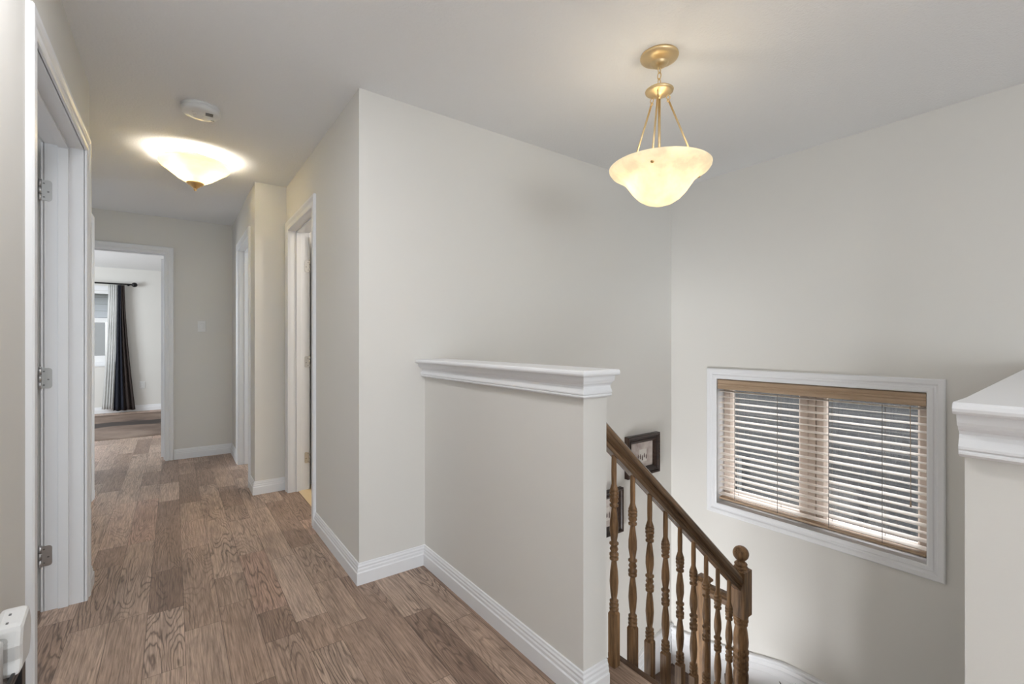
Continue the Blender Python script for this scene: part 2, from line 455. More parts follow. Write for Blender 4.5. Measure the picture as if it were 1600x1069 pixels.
# path runs along the face X=XH, then back along the far side
bm_sweep(bm, [(XH, ysk(XH), 0), (XH, .04, 0), (XW, .04, 0)], (0, 0, 1), cr2, 1)
obj('crown_moulding', bm, M['trim'], t)
bm = bmesh.new(); bm_sweep(bm, [(XH, ysk(XH+.05), 0), (XH, .04, 0), (XW, .04, 0)], (0, 0, 1), ns2, 1)
bm_prism(bm, [(XH+.05, .09, 1.071), (XH+.05, ysk(XH+.05), 1.071), (XW, ysk(XW), 1.071), (XW, .09, 1.071)], (0, 0, .020))
obj('cap_board', bm, M['trim'], t)

# baseboards
base = [(0, 0), (.016, 0), (.016, .058), (.012, .063), (.012, .074), (.009, .080), (.0095, .088), (.006, .094), (.005, .101), (0, .103)]
def baseboard(name, path, side, z=0, label=None):
    bm = bmesh.new(); bm_sweep(bm, [(x, y, z) for x, y in path], (0, 0, 1), base, side)
    return struct(name, bm, M['trim'], label, 'baseboard' if label else None)
baseboard('baseboard_left', [(XL, -.2), (XL, D1a-.07)], 1)
baseboard('baseboard_stub', [(XL, D1b+.07), (XL, 3.03), (-.5, 3.03), (-.5, D2a-.07)], 1, label='short white baseboard wrapping the corner past the near left doorway')
baseboard('baseboard_closet', [(-.5, D2b+.07), (-.5, 4.70), (-1.4, 4.70), (-1.4, YF), (DFa-.075, YF)], 1)
baseboard('baseboard_far', [(DFb+.075, YF), (XJ, YF), (XJ, DJb+.07)], 1, label='white baseboard below the light switch at the hallway end')
baseboard('baseboard_jog', [(XJ, DJa-.07), (XJ, YJ), (XC, YJ)], 1, label='short white baseboard between the two right hand doorways')
baseboard('baseboard_hall', [(XC, DCa-.07), (XC, Y1), (XH, Y1), (XH, YE), (XH2, YE)], 1, label='white baseboard along the hall corner and the central half wall')
baseboard('baseboard_right', [(XH, ysk(XH)), (XH, .04), (XW, .04), (XW, YB)], 1)
baseboard('baseboard_bedroom', [(-3.2, 10.2), (1.5, 10.2), (1.5, YF+.12)], 1, label='white baseboard under the curtains in the far bedroom')

# ------------------------------------------------------------------ doors
casing = [(0, 0), (0, .010), (.006, .013), (.022, .013), (.026, .010), (.034, .010), (.040, .014), (.052, .018), (.066, .018), (.070, .014), (.070, 0)]
def hinge(parent, p, ax, leafdir, z):
    """p = pin (x,y); leafdir = unit vector in the jamb plane"""
    bm = bmesh.new(); d = V((*leafdir, 0)); 
    n = V((*ax, 0))
    pts = []
    w, hh = .038, .045
    for a, b in ((0, -hh), (w-.010, -hh), (w-.003, -hh+.003), (w, -hh+.010), (w, hh-.010), (w-.003, hh-.003), (w-.010, hh), (0, hh)):
        pts.append(V((p[0], p[1], z+b))+d*a)
    bm_prism(bm, pts, n*.003)
    h = obj('hinge', bm, M['hinge'], parent)
    bm = bmesh.new()
    for k in range(3):
        bm_lathe(bm, [(.0055, z-.045+.0302*k), (.0055, z-.0165+.0302*k)], (p[0]+n.x*.003, p[1]+n.y*.003, 0), 12)
    bm_lathe(bm, [(.004, z+.0455), (.006, z+.0475), (.003, z+.050)], (p[0]+n.x*.003, p[1]+n.y*.003, 0), 12)
    obj('hinge_pin', bm, M['hinge'], h)
    bm = bmesh.new()
    for a, b in ((.012, -.030), (.026, -.006), (.012, .030)):
        c = V((p[0], p[1], z+b))+d*a+n*.003
        bm_box(bm, c.x-.003*abs(d.x)-.0004, c.x+.003*abs(d.x)+.0004, c.y-.003*abs(d.y)-.0006*1, c.y+.003*abs(d.y)+.0006, c.z-.003, c.z+.003)
    obj('screw', bm, M['screw'], h)

def doorway(name, axis, wall0, wall1, a, b, label, cat='doorway', side_casings=(True, True)):
    """axis 'X': wall lies in plane X=wall0..wall1, opening a..b along Y. wall0 is the hall face"""
    t = sempty(name, label, cat, ((wall0, (a+b)/2, 0) if axis == 'X' else ((a+b)/2, wall0, 0)))
    s = 1 if wall1 > wall0 else -1
    def P(u, w, z): return (w, u, z) if axis == 'X' else (u, w, z)
    for i, (w, nrm) in enumerate(((wall0, -s), (wall1, s))):
        up = (nrm, 0, 0) if axis == 'X' else (0, nrm, 0)
        path = [P(a, w, 0), P(a, w, OH), P(b, w, OH), P(b, w, 0)]
        sg = 1
        d = (V(path[1])-V(path[0])).normalized().cross(V(up))
        want = V(P(-1, 0, 0))
        sg = 1 if d.dot(want) > 0 else -1
        bm = bmesh.new(); bm_sweep(bm, path, up, casing, sg)
        obj('casing', bm, M['trim'], t)
    lo, hi = min(wall0, wall1)-.002, max(wall0, wall1)+.002
    def B(bm, u0, u1, w0, w1, z0, z1):
        if axis == 'X': bm_box(bm, w0, w1, u0, u1, z0, z1)
        else: bm_box(bm, u0, u1, w0, w1, z0, z1)
    bm = bmesh.new()
    B(bm, a-.018, a, lo, hi, 0, OH); B(bm, b, b+.018, lo, hi, 0, OH); B(bm, a-.018, b+.018, lo, hi, OH, OH+.018)
    obj('jamb', bm, M['trim'], t)
    return t, B

LEAF_T = .035
def stop(t, B, a, b, w0, w1):
    bm = bmesh.new()
    B(bm, a, a+.011, w0, w1, 0, OH-.011); B(bm, b-.011, b, w0, w1, 0, OH-.011); B(bm, a, b, w0, w1, OH-.011, OH)
    obj('door_stop', bm, M['trim'], t, .002)

def panel_leaf(t, origin, along, thick, width, height=2.03, z0=.012):
    """slab door with two recessed-look raised panels on both faces"""
    o = V(origin); A = V(along); T = V(thick); Z = V((0, 0, 1))
    bm = bmesh.new()
    def bx(a0, a1, t0, t1, zz0, zz1):
        pts = [o+A*a+T*tt+Z*zz for a in (a0, a1) for tt in (t0, t1) for zz in (zz0, zz1)]
        vs = [bm.verts.new(p) for p in pts]
        for f in ((0, 1, 3, 2), (4, 6, 7, 5), (0, 4, 5, 1), (2, 3, 7, 6), (0, 2, 6, 4), (1, 5, 7, 3)): bm.faces.new([vs[i] for i in f])
    bx(0, width, .006, LEAF_T-.006, z0, z0+height)
    for t0, t1 in ((0, .006), (LEAF_T-.006, LEAF_T)):
        bx(0, .11, t0, t1, z0, z0+height); bx(width-.11, width, t0, t1, z0, z0+height)
        for zz0, zz1 in ((0, .2), (.85, 1.0), (height-.12, height)): bx(.11, width-.11, t0, t1, z0+zz0, z0+zz1)
        for zz0, zz1 in ((.23, .82), (1.03, height-.15)): bx(.14, width-.14, t0, t1, z0+zz0, z0+zz1)
    lf = obj('door_leaf', bm, M['door'], t)
    bm = bmesh.new()
    for sgn in (-1, 1):
        base_t = -.0 if sgn < 0 else LEAF_T
        c = o+A*(width-.065)+T*base_t+Z*(z0+.93)
        ax = 'X' if abs(T.x) > .5 else 'Y'
        sg = sgn*(T.x if ax == 'X' else T.y)
        bm_lathe(bm, [(.028, 0), (.028, .006*sg), (.011, .010*sg), (.011, .030*sg), (.024, .038*sg), (.027, .050*sg), (.018, .062*sg), (.004, .064*sg)], c, 20, ax)
    obj('door_knob', bm, M['hinge'], lf)
    return lf

# near left doorway, leaf swung into the left room
t, B = doorway('door_1', 'X', XL, XL-.13, D1a, D1b, 'near left doorway with white jamb and three nickel hinges')
stop(t, B, D1a, D1b, XL-.085, XL-.050)
panel_leaf(t, (XL-.152, D1b-.002, 0), (-1, 0, 0), (0, -1, 0), .90)
for z in (1.86, 1.03, .245): hinge(t, (XL-.142, D1b), (0, -1), (1, 0), z)
# closet door, shut, hinged at its far side
t, B = doorway('door_2', 'X', -.5, -.62, D2a, D2b, 'white closet door seen edge on past the near left doorway')
panel_leaf(t, (-.503, D2b-.003, 0), (0, -1, 0), (-1, 0, 0), D2b-D2a-.006)
for z in (1.88, 1.01, .23): hinge(t, (-.5, D2b-.001), (1, 0), (0, 1), z)
# far bedroom doorway
t, B = doorway('door_3', 'Y', YF, YF+.12, DFa, DFb, 'open bedroom doorway at the far end of the hall')
stop(t, B, DFa, DFb, YF+.045, YF+.080)
panel_leaf(t, (DFb-.003, YF+.142, 0), (.50, .866, 0), (-.866, .50, 0), .76)
for z in (1.83, 1.04, .25): hinge(t, (DFb, YF+.134), (-1, 0), (0, -1), z)
# far right doorway
t, B = doorway('door_4', 'X', XJ, XJ+.12, DJa, DJb, 'far right doorway near the light switch')
stop(t, B, DJa, DJb, XJ+.045, XJ+.08)
# hall right doorway with leaf inside
t, B = doorway('door_5', 'X', XC, XC+.14, DCa, DCb, 'right hand doorway with nickel hinges and a tiled room beyond')
stop(t, B, DCa, DCb, XC+.050, XC+.085)
panel_leaf(t, (XC+.164, DCb-.003, 0), (1, 0, 0), (0, -1, 0), .75)
for z in (1.80, 1.03, .26): hinge(t, (XC+.150, DCb), (0, -1), (-1, 0), z)

# ------------------------------------------------------------------ stair window
t = sempty('window_1', 'stairwell window with a white casing and two sashes behind a blind', 'window', (XW, 1.26, .45))
wc = [(0, 0), (0, .012), (.008, .015), (.026, .015), (.031, .011), (.040, .012), (.048, .018), (.070, .020), (.076, .016), (.076, 0)]
bm = bmesh.new(); bm_sweep(bm, [(XW, W0, WZ0), (XW, W0, WZ1), (XW, W1, WZ1), (XW, W1, WZ0)], (-1, 0, 0), wc, 1, closed=True)
cz = obj('casing', bm, M['trim'], t)
bm = bmesh.new()
for a in ((XW-.003, XW+.10, W0-.016, W0, WZ0-.016, WZ1+.016), (XW-.003, XW+.10, W1, W1+.016, WZ0-.016, WZ1+.016),
          (XW-.003, XW+.10, W0, W1, WZ1, WZ1+.016), (XW-.003, XW+.10, W0, W1, WZ0-.016, WZ0)): bm_box(bm, *a)
obj('jamb_liner', bm, M['trim'], t)
def sash(name, y0, y1, z0, z1, x, fw=.055, depth=.05):
    bm = bmesh.new()
    bm_sweep(bm, [(x, y0, z0), (x, y0, z1), (x, y1, z1), (x, y1, z0)], (-1, 0, 0), [(0, 0), (0, depth-.012), (-.008, depth), (-fw+.012, depth), (-fw, depth-.016), (-fw, 0)], 1, closed=True)
    s = obj(name, bm, M['vinyl_tan'], t)
    bm = bmesh.new(); bm_box(bm, x-.018, x-.012, y0+fw-.004, y1-fw+.004, z0+fw-.004, z1-fw+.004)
    obj('pane', bm, M['glass'], s)
xs = XW+.135
ym = (W0+W1)/2-.008
sash('sash', W0, ym-.018, WZ0, WZ1, xs, .060)
sash('sash', ym+.018, W1, WZ0, WZ1, xs, .066)
bm = bmesh.new(); bm_box(bm, XW+.075, XW+.135, ym-.020, ym+.020, WZ0, WZ1)
obj('mullion', bm, M['vinyl_tan'], t, .003)

# ------------------------------------------------------------------ blind
t = thing('window_blind', 'cream slatted blind with a light wood valance over the stairwell window', 'blind', (XW, 1.26, WZ1))
bm = bmesh.new()
vp = [(XW+.012, WZ1-.004), (XW+.001, WZ1-.006), (XW-.004, WZ1-.012), (XW-.004, WZ1-.026), (XW-.001, WZ1-.030), (XW-.001, WZ1-.036), (XW-.005, WZ1-.039),
      (XW-.005, WZ1-.044), (XW-.001, WZ1-.048), (XW-.005, WZ1-.060), (XW-.005, WZ1-.074), (XW+.004, WZ1-.078), (XW+.012, WZ1-.078)]
bm_prism(bm, [(x, W0+.004, z) for x, z in vp], (0, W1-W0-.008, 0))
obj('valance', bm, M['valance'], t)
bm = bmesh.new(); bm_box(bm, XW+.014, XW+.062, W0+.006, W1-.006, WZ1-.052, WZ1-.010); obj('head_rail', bm, M['slat'], t)
bm = bmesh.new(); ns = 19; pitch = .0428
xc = XW+.038
def slat(bm, z, tilt, w=.050, yo=0):
    pr = []
    K = 6
    for i in range(K+1):
        s = -w/2+w*i/K; c = .0022*(1-(2*s/w)**2)
        pr.append((s, c))
    top = [(xc+s*math.cos(tilt)-(c+.0014)*math.sin(tilt), z+s*math.sin(tilt)+(c+.0014)*math.cos(tilt)) for s, c in pr]
    bot = [(xc+s*math.cos(tilt)-(c-.0014)*math.sin(tilt), z+s*math.sin(tilt)+(c-.0014)*math.cos(tilt)) for s, c in pr][::-1]
    bm_prism(bm, [(x, W0+.007+yo, zz) for x, zz in top+bot], (0, W1-W0-.014, 0))
z = WZ1-.078-.018
for i in range(ns):
    tl = math.radians(6+random.uniform(-1.5, 1.5)+(-7 if i % 3 == 1 else 0))
    slat(bm, z-i*pitch, tl)
obj('slats', bm, M['slat'], t)
zb = z-ns*pitch+.016
bm = bmesh.new(); bm_box(bm, xc-.025, xc+.025, W0+.007, W1-.007, zb-.012, zb+.004); obj('bottom_rail', bm, M['valance'], t, .003)
for yy in (.865, 1.135, 1.440, 1.735):
    bm = bmesh.new()
    for xx in (xc-.0275, xc+.0275): bm_box(bm, xx-.0008, xx+.0008, yy-.0012, yy+.0012, zb, WZ1-.05)
    obj('ladder_cord', bm, M['cord'], t)
bm = bmesh.new(); bm_tube(bm, [(XW+.002, W0+.072, WZ1-.07), (XW+.004, W0+.071, WZ1-.30), (XW+.004, W0+.070, WZ1-.62)], .0016, 6)
bm_lathe(bm, [(.003, WZ1-.645), (.0045, WZ1-.64), (.003, WZ1-.615)], (XW+.004, W0+.070, 0), 8)
obj('pull_cord', bm, M['valance'], t)

# ------------------------------------------------------------------ stairs
RISE, RUN, X0 = .184, .2105, 1.34
t = thing('staircase', 'wood staircase with shade-darkened treads and white skirt boards turning below the railing', 'staircase', (X0, .65, 0))
YR = 1.135
ys0 = .19; ys1 = 1.19
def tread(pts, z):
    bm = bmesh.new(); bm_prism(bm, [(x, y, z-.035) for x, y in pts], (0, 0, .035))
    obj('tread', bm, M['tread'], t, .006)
def riser(pts, z0, z1):
    bm = bmesh.new(); bm_prism(bm, [(x, y, z0) for x, y in pts], (0, 0, z1-z0)); obj('riser', bm, M['trim'], t)
# upper flight k=1..6
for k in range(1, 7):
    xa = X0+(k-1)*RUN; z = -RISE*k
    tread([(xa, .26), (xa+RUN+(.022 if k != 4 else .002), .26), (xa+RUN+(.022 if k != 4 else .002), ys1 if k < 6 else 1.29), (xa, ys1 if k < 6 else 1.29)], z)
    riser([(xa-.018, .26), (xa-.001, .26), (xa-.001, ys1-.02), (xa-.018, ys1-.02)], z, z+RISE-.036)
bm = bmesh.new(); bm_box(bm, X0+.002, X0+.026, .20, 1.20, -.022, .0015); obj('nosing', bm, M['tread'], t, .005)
# landing and winders
xl = X0+6*RUN
riser([(xl-.018, .27), (xl, .27), (xl, 1.29), (xl-.018, 1.29)], -1.26, -RISE*6-.036)
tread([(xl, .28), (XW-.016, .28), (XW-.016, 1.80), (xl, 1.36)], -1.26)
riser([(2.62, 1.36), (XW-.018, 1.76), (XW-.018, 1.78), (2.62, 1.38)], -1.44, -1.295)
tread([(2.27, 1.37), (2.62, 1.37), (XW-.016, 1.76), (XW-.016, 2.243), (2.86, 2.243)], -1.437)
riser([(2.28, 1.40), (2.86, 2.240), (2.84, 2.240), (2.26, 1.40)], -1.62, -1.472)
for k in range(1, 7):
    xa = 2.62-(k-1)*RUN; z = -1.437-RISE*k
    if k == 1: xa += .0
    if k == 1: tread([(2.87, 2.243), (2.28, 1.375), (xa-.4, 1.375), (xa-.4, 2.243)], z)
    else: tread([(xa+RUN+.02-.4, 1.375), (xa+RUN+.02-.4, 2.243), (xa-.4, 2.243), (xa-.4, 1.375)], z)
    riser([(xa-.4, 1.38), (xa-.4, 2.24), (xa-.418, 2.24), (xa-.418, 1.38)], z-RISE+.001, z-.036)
# skirt boards
cap = [(0, 0), (.022, 0), (.027, -.005), (.027, -.016), (.021, -.021), (.017, -.030), (.020, -.040), (.023, -.052), (.018, -.060), (.016, -.072), (.016, -.100), (.019, -.104), (.019, -.114), (0, -.118)]
def skirt(path, down, nrm, thick=.014):
    """path of points along top; board below it"""
    bm = bmesh.new()
    pts = [V(p)-V((0, 0, .05)) for p in path]+[V((p[0], p[1], down(p))) for p in path[::-1]]
    pts = [p+V(nrm)*.001 for p in pts]
    bm_prism(bm, pts, V(nrm)*thick)
    b = obj('skirt_board', bm, M['trim'], t)
    bm = bmesh.new(); P = [V(p) for p in path]; rings = []
    n_ = V(nrm)
    for i in range(len(P)):
        rings.append([bm.verts.new(P[i]+n_*(o+.0002)+V((0, 0, u))) for o, u in cap])
    for i in range(len(P)-1):
        for j in range(len(cap)): bm.faces.new((rings[i][j], rings[i+1][j], rings[i+1][(j+1) % len(cap)], rings[i][(j+1) % len(cap)]))
    bm.faces.new(rings[0][::-1]); bm.faces.new(rings[-1])
    obj('skirt_moulding', bm, M['trim'], b)
skirt([(XW, .28, -.955), (XW, 1.30, -.955), (XW, 1.40, -.962), (XW, 1.50, -.985), (XW, 1.85, -1.077), (XW, 2.10, -1.125), (XW, 2.243, -1.140)],
      lambda p: -1.30 if p[1] < 1.75 else -1.475, (-1, 0, 0))
skirt([(XW-.002, Y1, -1.118), (3.10, Y1, -1.135), (2.95, Y1, -1.175), (2.75, Y1, -1.262), (2.55, Y1, -1.40), (1.3, Y1, -2.47)],
      lambda p: -1.47 if p[0] > 2.9 else p[2]-.40, (0, -1, 0))
# stringer on the well side
bm = bmesh.new()
bm_prism(bm, [(1.30, ys1-.014, -.30), (1.34, ys1-.014, -.023)]+[q for k in range(1, 5) for q in ((X0+(k-1)*RUN, ys1-.014, -RISE*k-.037+0), (X0+k*RUN, ys1-.014, -RISE*k-.037))]
         + [(2.18, ys1-.014, -RISE*4-.037), (2.18, ys1-.014, -1.25)], (0, .03, 0))
obj('stringer', bm, M['trim'], t)

# ------------------------------------------------------------------ railing
SL = .8745
def rail_bot(x): return .797-SL*(x-1.27)
t = thing('stair_railing', 'turned brown oak balustrade and ball-topped newel descending beside the half wall', 'railing', (1.3, YR, 0))
# sloped handrail: profile across (y) and perpendicular height
hp = [(-.016, 0), (.016, 0), (.017, .014), (.0235, .017), (.0205, .023), (.029, .030), (.031, .042), (.026, .056), (.014, .065), (-.014, .065), (-.026, .056), (-.031, .042), (-.029, .030), (-.0205, .023), (-.0235, .017), (-.017, .014)]
cs = 1/math.sqrt(1+SL*SL)
bm = bmesh.new(); rings = []
for x in (XH2+.001, 2.189):
    rings.append([bm.verts.new((x, YR+yy, rail_bot(x)+hh/cs)) for yy, hh in hp])
k = len(hp)
for j in range(k): bm.faces.new((rings[0][j], rings[1][j], rings[1][(j+1) % k], rings[0][(j+1) % k]))
bm.faces.new(rings[0][::-1]); bm.faces.new(rings[1])
obj('handrail', bm, M['oakx'], t)
bal_prof = [(0, .0125), (.004, .0145), (.010, .0150), (.015, .0120), (.019, .0148), (.026, .0150), (.031, .0118), (.035, .0140), (.040, .0140), (.043, .0105),
            (.070, .0130), (.110, .0142), (.150, .0135), (.185, .0112), (.190, .0112), (.193, .0140), (.200, .0142), (.203, .0120), (.208, .0146), (.216, .0146), (.220, .0110),
            (.232, .0138), (.246, .0120), (.250, .0146), (.256, .0146), (.259, .0115), (.300, .0142), (.330, .0138), (.385, .0108), (.388, .0108), (.392, .0140), (.399, .0140),
            (.402, .0112), (.412, .0145), (.422, .0135), (.425, .0150), (.432, .0150), (.435, .0125), (.438, .0150), (.446, .0150), (.449, .0125), (.452, .0145), (.460, .0130), (.475, .0108),
            (.520, .0096), (.575, .0088), (.60, .0088)]
TURN = .565
xs_b = [1.305, 1.411, 1.515, 1.618, 1.719, 1.819, 1.918, 2.015, 2.114]
for i, x in enumerate(xs_b):
    zt = rail_bot(x)-TURN
    if i == 0: zf = 0
    else: zf = -RISE*((i+1)//2)
    s = .0150
    bm = bmesh.new()
    # square block with chamfered shoulders
    bm_box(bm, -s, s, -s, s, zf-zt+.0005, -.010)
    r0 = [bm.verts.new((sx*s, sy*s, -.010)) for sx, sy in ((-1, -1), (1, -1), (1, 1), (-1, 1))]
    r1 = [bm.verts.new((sx*.0105, sy*.0105, .0)) for sx, sy in ((-1, -1), (1, -1), (1, 1), (-1, 1))]
    for q in range(4): bm.faces.new((r0[q], r0[(q+1) % 4], r1[(q+1) % 4], r1[q]))
    bm.faces.new(r1)
    bm_lathe(bm, [(((r*1.15 if .0138 <= r else r*1.04) if r > .0128 or zz > .5 else r*.86), zz*TURN/.575) for zz, r in bal_prof], (0, 0, -.001), 20)
    obj('baluster', bm, M['oak'], t, loc=(x, YR, zt))
# newel with ball
def square_block(bm, s, z0, z1, ch, cht):
    """square shaft with chamfers running into the turning at both ends (ch bottom, cht top)"""
    def ring(ss, z): return [bm.verts.new((sx*ss, sy*ss, z)) for sx, sy in ((-1, -1), (1, -1), (1, 1), (-1, 1))]
    R_ = []
    if ch: R_.append(ring(s*.62, z0-ch))
    R_ += [ring(s, z0), ring(s, z1)]
    if cht: R_.append(ring(s*.62, z1+cht))
    for a, b in zip(R_, R_[1:]):
        for q in range(4): bm.faces.new((a[q], a[(q+1) % 4], b[(q+1) % 4], b[q]))
    bm.faces.new(R_[0][::-1]); bm.faces.new(R_[-1])
XN = 2.224
bm = bmesh.new(); s = .036
square_block(bm, s, -.135, .083, .016, .010)
square_block(bm, s, -RISE*5+.001, -.68, 0, .014)
np_ = [(.030, .085), (.033, .092), (.030, .098), (.024, .101), (.028, .106), (.030, .111), (.026, .116), (.021, .119), (.019, .124)]
np_ += [(.0365*math.cos(a), .160+.0365*math.sin(a)) for a in [math.radians(d) for d in range(-60, 91, 10)]]
bm_lathe(bm, [(r, z_) for r, z_ in np_], (0, 0, 0), 28)
lo = [(.026, -.66), (.034, -.640), (.034, -.628), (.029, -.622), (.034, -.612), (.034, -.600), (.026, -.592), (.024, -.56), (.029, -.50), (.034, -.45), (.0345, -.425), (.030, -.405),
      (.0345, -.398), (.0345, -.388), (.030, -.384), (.035, -.376), (.034, -.362), (.030, -.356), (.0355, -.350), (.0355, -.338), (.030, -.334), (.031, -.326), (.036, -.320), (.036, -.308), (.031, -.302),
      (.034, -.285), (.035, -.262), (.032, -.230), (.027, -.196), (.026, -.190), (.031, -.184), (.031, -.176), (.027, -.172), (.034, -.166), (.034, -.157), (.029, -.152), (.034, -.146), (.033, -.138), (.024, -.134)]
bm_lathe(bm, lo, (0, 0, 0), 28)
obj('newel_post', bm, M['oak'], t, loc=(XN, YR, 0))
# level rail and the lower square newel
YN2 = 1.335
bm = bmesh.new()
pr = [(-.020, -.118), (.020, -.118), (.026, -.100), (.030, -.085), (.026, -.070), (.012, -.062), (-.012, -.062), (-.026, -.070), (-.030, -.085), (-.026, -.100)]
bm_prism(bm, [(XN+a, YR+s-.002, z_) for a, z_ in pr], (0, YN2-.028-YR-s+.004, 0))
obj('level_handrail', bm, M['oaky'], t)
bm = bmesh.new(); s2 = .028
bm_box(bm, -s2, s2, -s2, s2, -1.62, -.048)
def ring(ss, z): return [bm.verts.new((sx*ss, sy*ss, z)) for sx, sy in ((-1, -1), (1, -1), (1, 1), (-1, 1))]
R_ = [ring(.030, -.060), ring(.037, -.056), ring(.037, -.046), ring(.022, -.030)]
for a, b in zip(R_, R_[1:]):
    for q in range(4): bm.faces.new((a[q], a[(q+1) % 4], b[(q+1) % 4], b[q]))
bm.faces.new(R_[0][::-1]); bm.faces.new(R_[-1])
n2 = obj('newel_post', bm, M['oak'], t, loc=(XN, YN2, 0)); n2['label'] = 'plain square newel post with a flat cap'

# ------------------------------------------------------------------ pictures
def picture(x0, x1, z0, z1, label, seed):
    t = thing('picture_frame', label, 'picture', ((x0+x1)/2, Y1, (z0+z1)/2), 'framed pictures on the stairwell wall')
    bm = bmesh.new(); w = .062
    pf = [(0, 0), (0, .034), (-.006, .040), (-.016, .036), (-.022, .026), (-.036, .024), (-.040, .030), (-.046, .028), (-w, .014), (-w, 0)]
    bm_sweep(bm, [(x0, Y1, z0), (x0, Y1, z1), (x1, Y1, z1), (x1, Y1, z0)], (0, -1, 0), pf, -1, closed=True)
    obj('frame', bm, M['frame'], t)
    bm = bmesh.new(); bm_box(bm, x0+w-.004, x1-w+.004, Y1-.010, Y1-.002, z0+w-.004, z1-w+.004)
    pc = obj('print', bm, M['photo'], t)
    cx, czz = (x0+x1)/2, (z0+z1)/2
    bm = bmesh.new(); bm_box(bm, cx-.030, cx+.055, Y1-.0115, Y1-.010, czz-.055, czz+.040); obj('print_ground', bm, M['photo_light'], pc)
    bm = bmesh.new()
    rr = random.Random(seed)
    for i in range(5):
        px = cx-.045+i*.024; hz = .020+rr.random()*.012; zz = czz-.010+rr.uniform(-.008, .008)
        bm_prism(bm, [(px-.006, Y1-.0115, zz-hz), (px+.006, Y1-.0115, zz-hz), (px+.007, Y1-.0115, zz), (px+.003, Y1-.0115, zz+.006), (px+.004, Y1-.0115, zz+.013), (px-.004, Y1-.0115, zz+.013), (px-.003, Y1-.0115, zz+.006), (px-.007, Y1-.0115, zz)], (0, -.001, 0))
    obj('print_figures', bm, M['photo_dark'], pc)
picture(2.715, 3.100, .165, .478, 'dark wood picture frame above the handrail, the upper of two', 3)
picture(2.30, 2.665, -.205, .120, 'dark wood picture frame half hidden behind the first baluster, the lower of two', 5)

# ------------------------------------------------------------------ ceiling pendant
PX, PY = 1.706, 1.228
t = thing('pendant_light', 'brass pendant lamp with a frosted glass bowl over the stairwell', 'pendant lamp', (PX, PY, H))
bm = bmesh.new(); bm_lathe(bm, [(.079, 0), (.081, -.006), (.078, -.013), (.060, -.024), (.042, -.031), (.036, -.034), (.036, -.039), (.024, -.047), (.012, -.052)], (0, 0, 0), 40)
obj('canopy', bm, M['brass_light'], t, loc=(PX, PY, H))
bm = bmesh.new()
def link(bm, z, rot, hh=.016, w=.0085, r=.0023):
    path = []
    for i in range(20):
        a = 2*PI*i/20; x = w*math.cos(a); zz = hh*math.sin(a)
        path.append((x if not rot else 0, x if rot else 0, z+zz))
    bm_tube(bm, path, r, 6, True)
z = -.062
for i in range(3):
    link(bm, z, i % 2); z -= .0265
obj('chain', bm, M['brass_light'], t, loc=(PX, PY, H))
bm = bmesh.new(); bm_lathe(bm, [(.006, -.128), (.013, -.134), (.018, -.138), (.030, -.141), (.052, -.147), (.060, -.153), (.058, -.160), (.046, -.166), (.028, -.172), (.014, -.178), (.008, -.188), (.005, -.190)], (0, 0, 0), 36)
obj('hub', bm, M['brass_light'], t, loc=(PX, PY, H))
rim_z = 1.955-H
for i in range(3):
    a = math.radians(-33+120*i) + math.radians(0)
    ca, sa = math.cos(a), math.sin(a)
    bm = bmesh.new()
    top = V((.040*ca, .040*sa, -.180)); bot = V((.165*ca, .165*sa, rim_z+.012))
    path = []
    for q in range(16):
        an = 2*PI*q/16
        path.append(top+V((ca, sa, 0))*.008*math.cos(an)+V((0, 0, 1))*.010*math.sin(an))
    bm_tube(bm, path, .0022, 6, True)
    bm_tube(bm, [top+V((0, 0, -.010)), bot], .0042, 8)
    bm_lathe(bm, [(.004, -.200), (.007, -.196), (.004, -.188)], (top.x, top.y, 0), 8)
    bm_tube(bm, [bot+V((0, 0, .002)), bot+V((ca*.004, sa*.004, -.035))], .0035, 8)
    obj('rod', bm, M['brass_light'], t, loc=(PX, PY, H))
    bm = bmesh.new(); e = V((.176*ca, .176*sa, rim_z-.034))
    bm_lathe(bm, [(.004, -.010), (.008, -.006), (.009, 0), (.007, .006), (.003, .010)], (e.x, e.y, e.z), 10)
    obj('finial', bm, M['brass'], t, loc=(PX, PY, H))
bm = bmesh.new(); bm_tube(bm, [(0, 0, -.19), (0, 0, rim_z-.02)], .006, 8); bm_lathe(bm, [(.012, rim_z-.03), (.02, rim_z-.02), (.02, rim_z+.0), (.006, rim_z+.01)], (0, 0, 0), 16)
obj('stem', bm, M['brass_light'], t, loc=(PX, PY, H))
zb0 = 1.786-H
bowl = [(.001, zb0+.000), (.030, zb0+.002), (.060, zb0+.012), (.088, zb0+.030), (.112, zb0+.055), (.130, zb0+.080), (.145, zb0+.102), (.163, zb0+.120), (.186, zb0+.134), (.204, zb0+.145), (.213, zb0+.158), (.2145, zb0+.166),
        (.211, zb0+.169), (.200, zb0+.160), (.184, zb0+.146), (.160, zb0+.130), (.140, zb0+.110), (.124, zb0+.086), (.107, zb0+.062), (.084, zb0+.038), (.058, zb0+.020), (.030, zb0+.010), (.001, zb0+.008)]
bm = bmesh.new(); bm_lathe(bm, bowl, (0, 0, 0), 56, cap=False)
bowlo = obj('glass_bowl', bm, M['alabaster'], t, loc=(PX, PY, H))

def lamp(name, loc, power, col=(1, .80, .56), r=.03):
    l = bpy.data.lights.new(name, 'POINT'); l.energy = power; l.color = col; l.shadow_soft_size = r
    o = bpy.data.objects.new(name, l); C.objects.link(o); o.location = loc
    o.visible_camera = True
    return o
for dx, dy in ((.074, -.056), (-.074, .056)):
    lamp('bulb', (PX+dx, PY+dy, 1.895), 1.0, col=(1, .90, .76), r=.022)

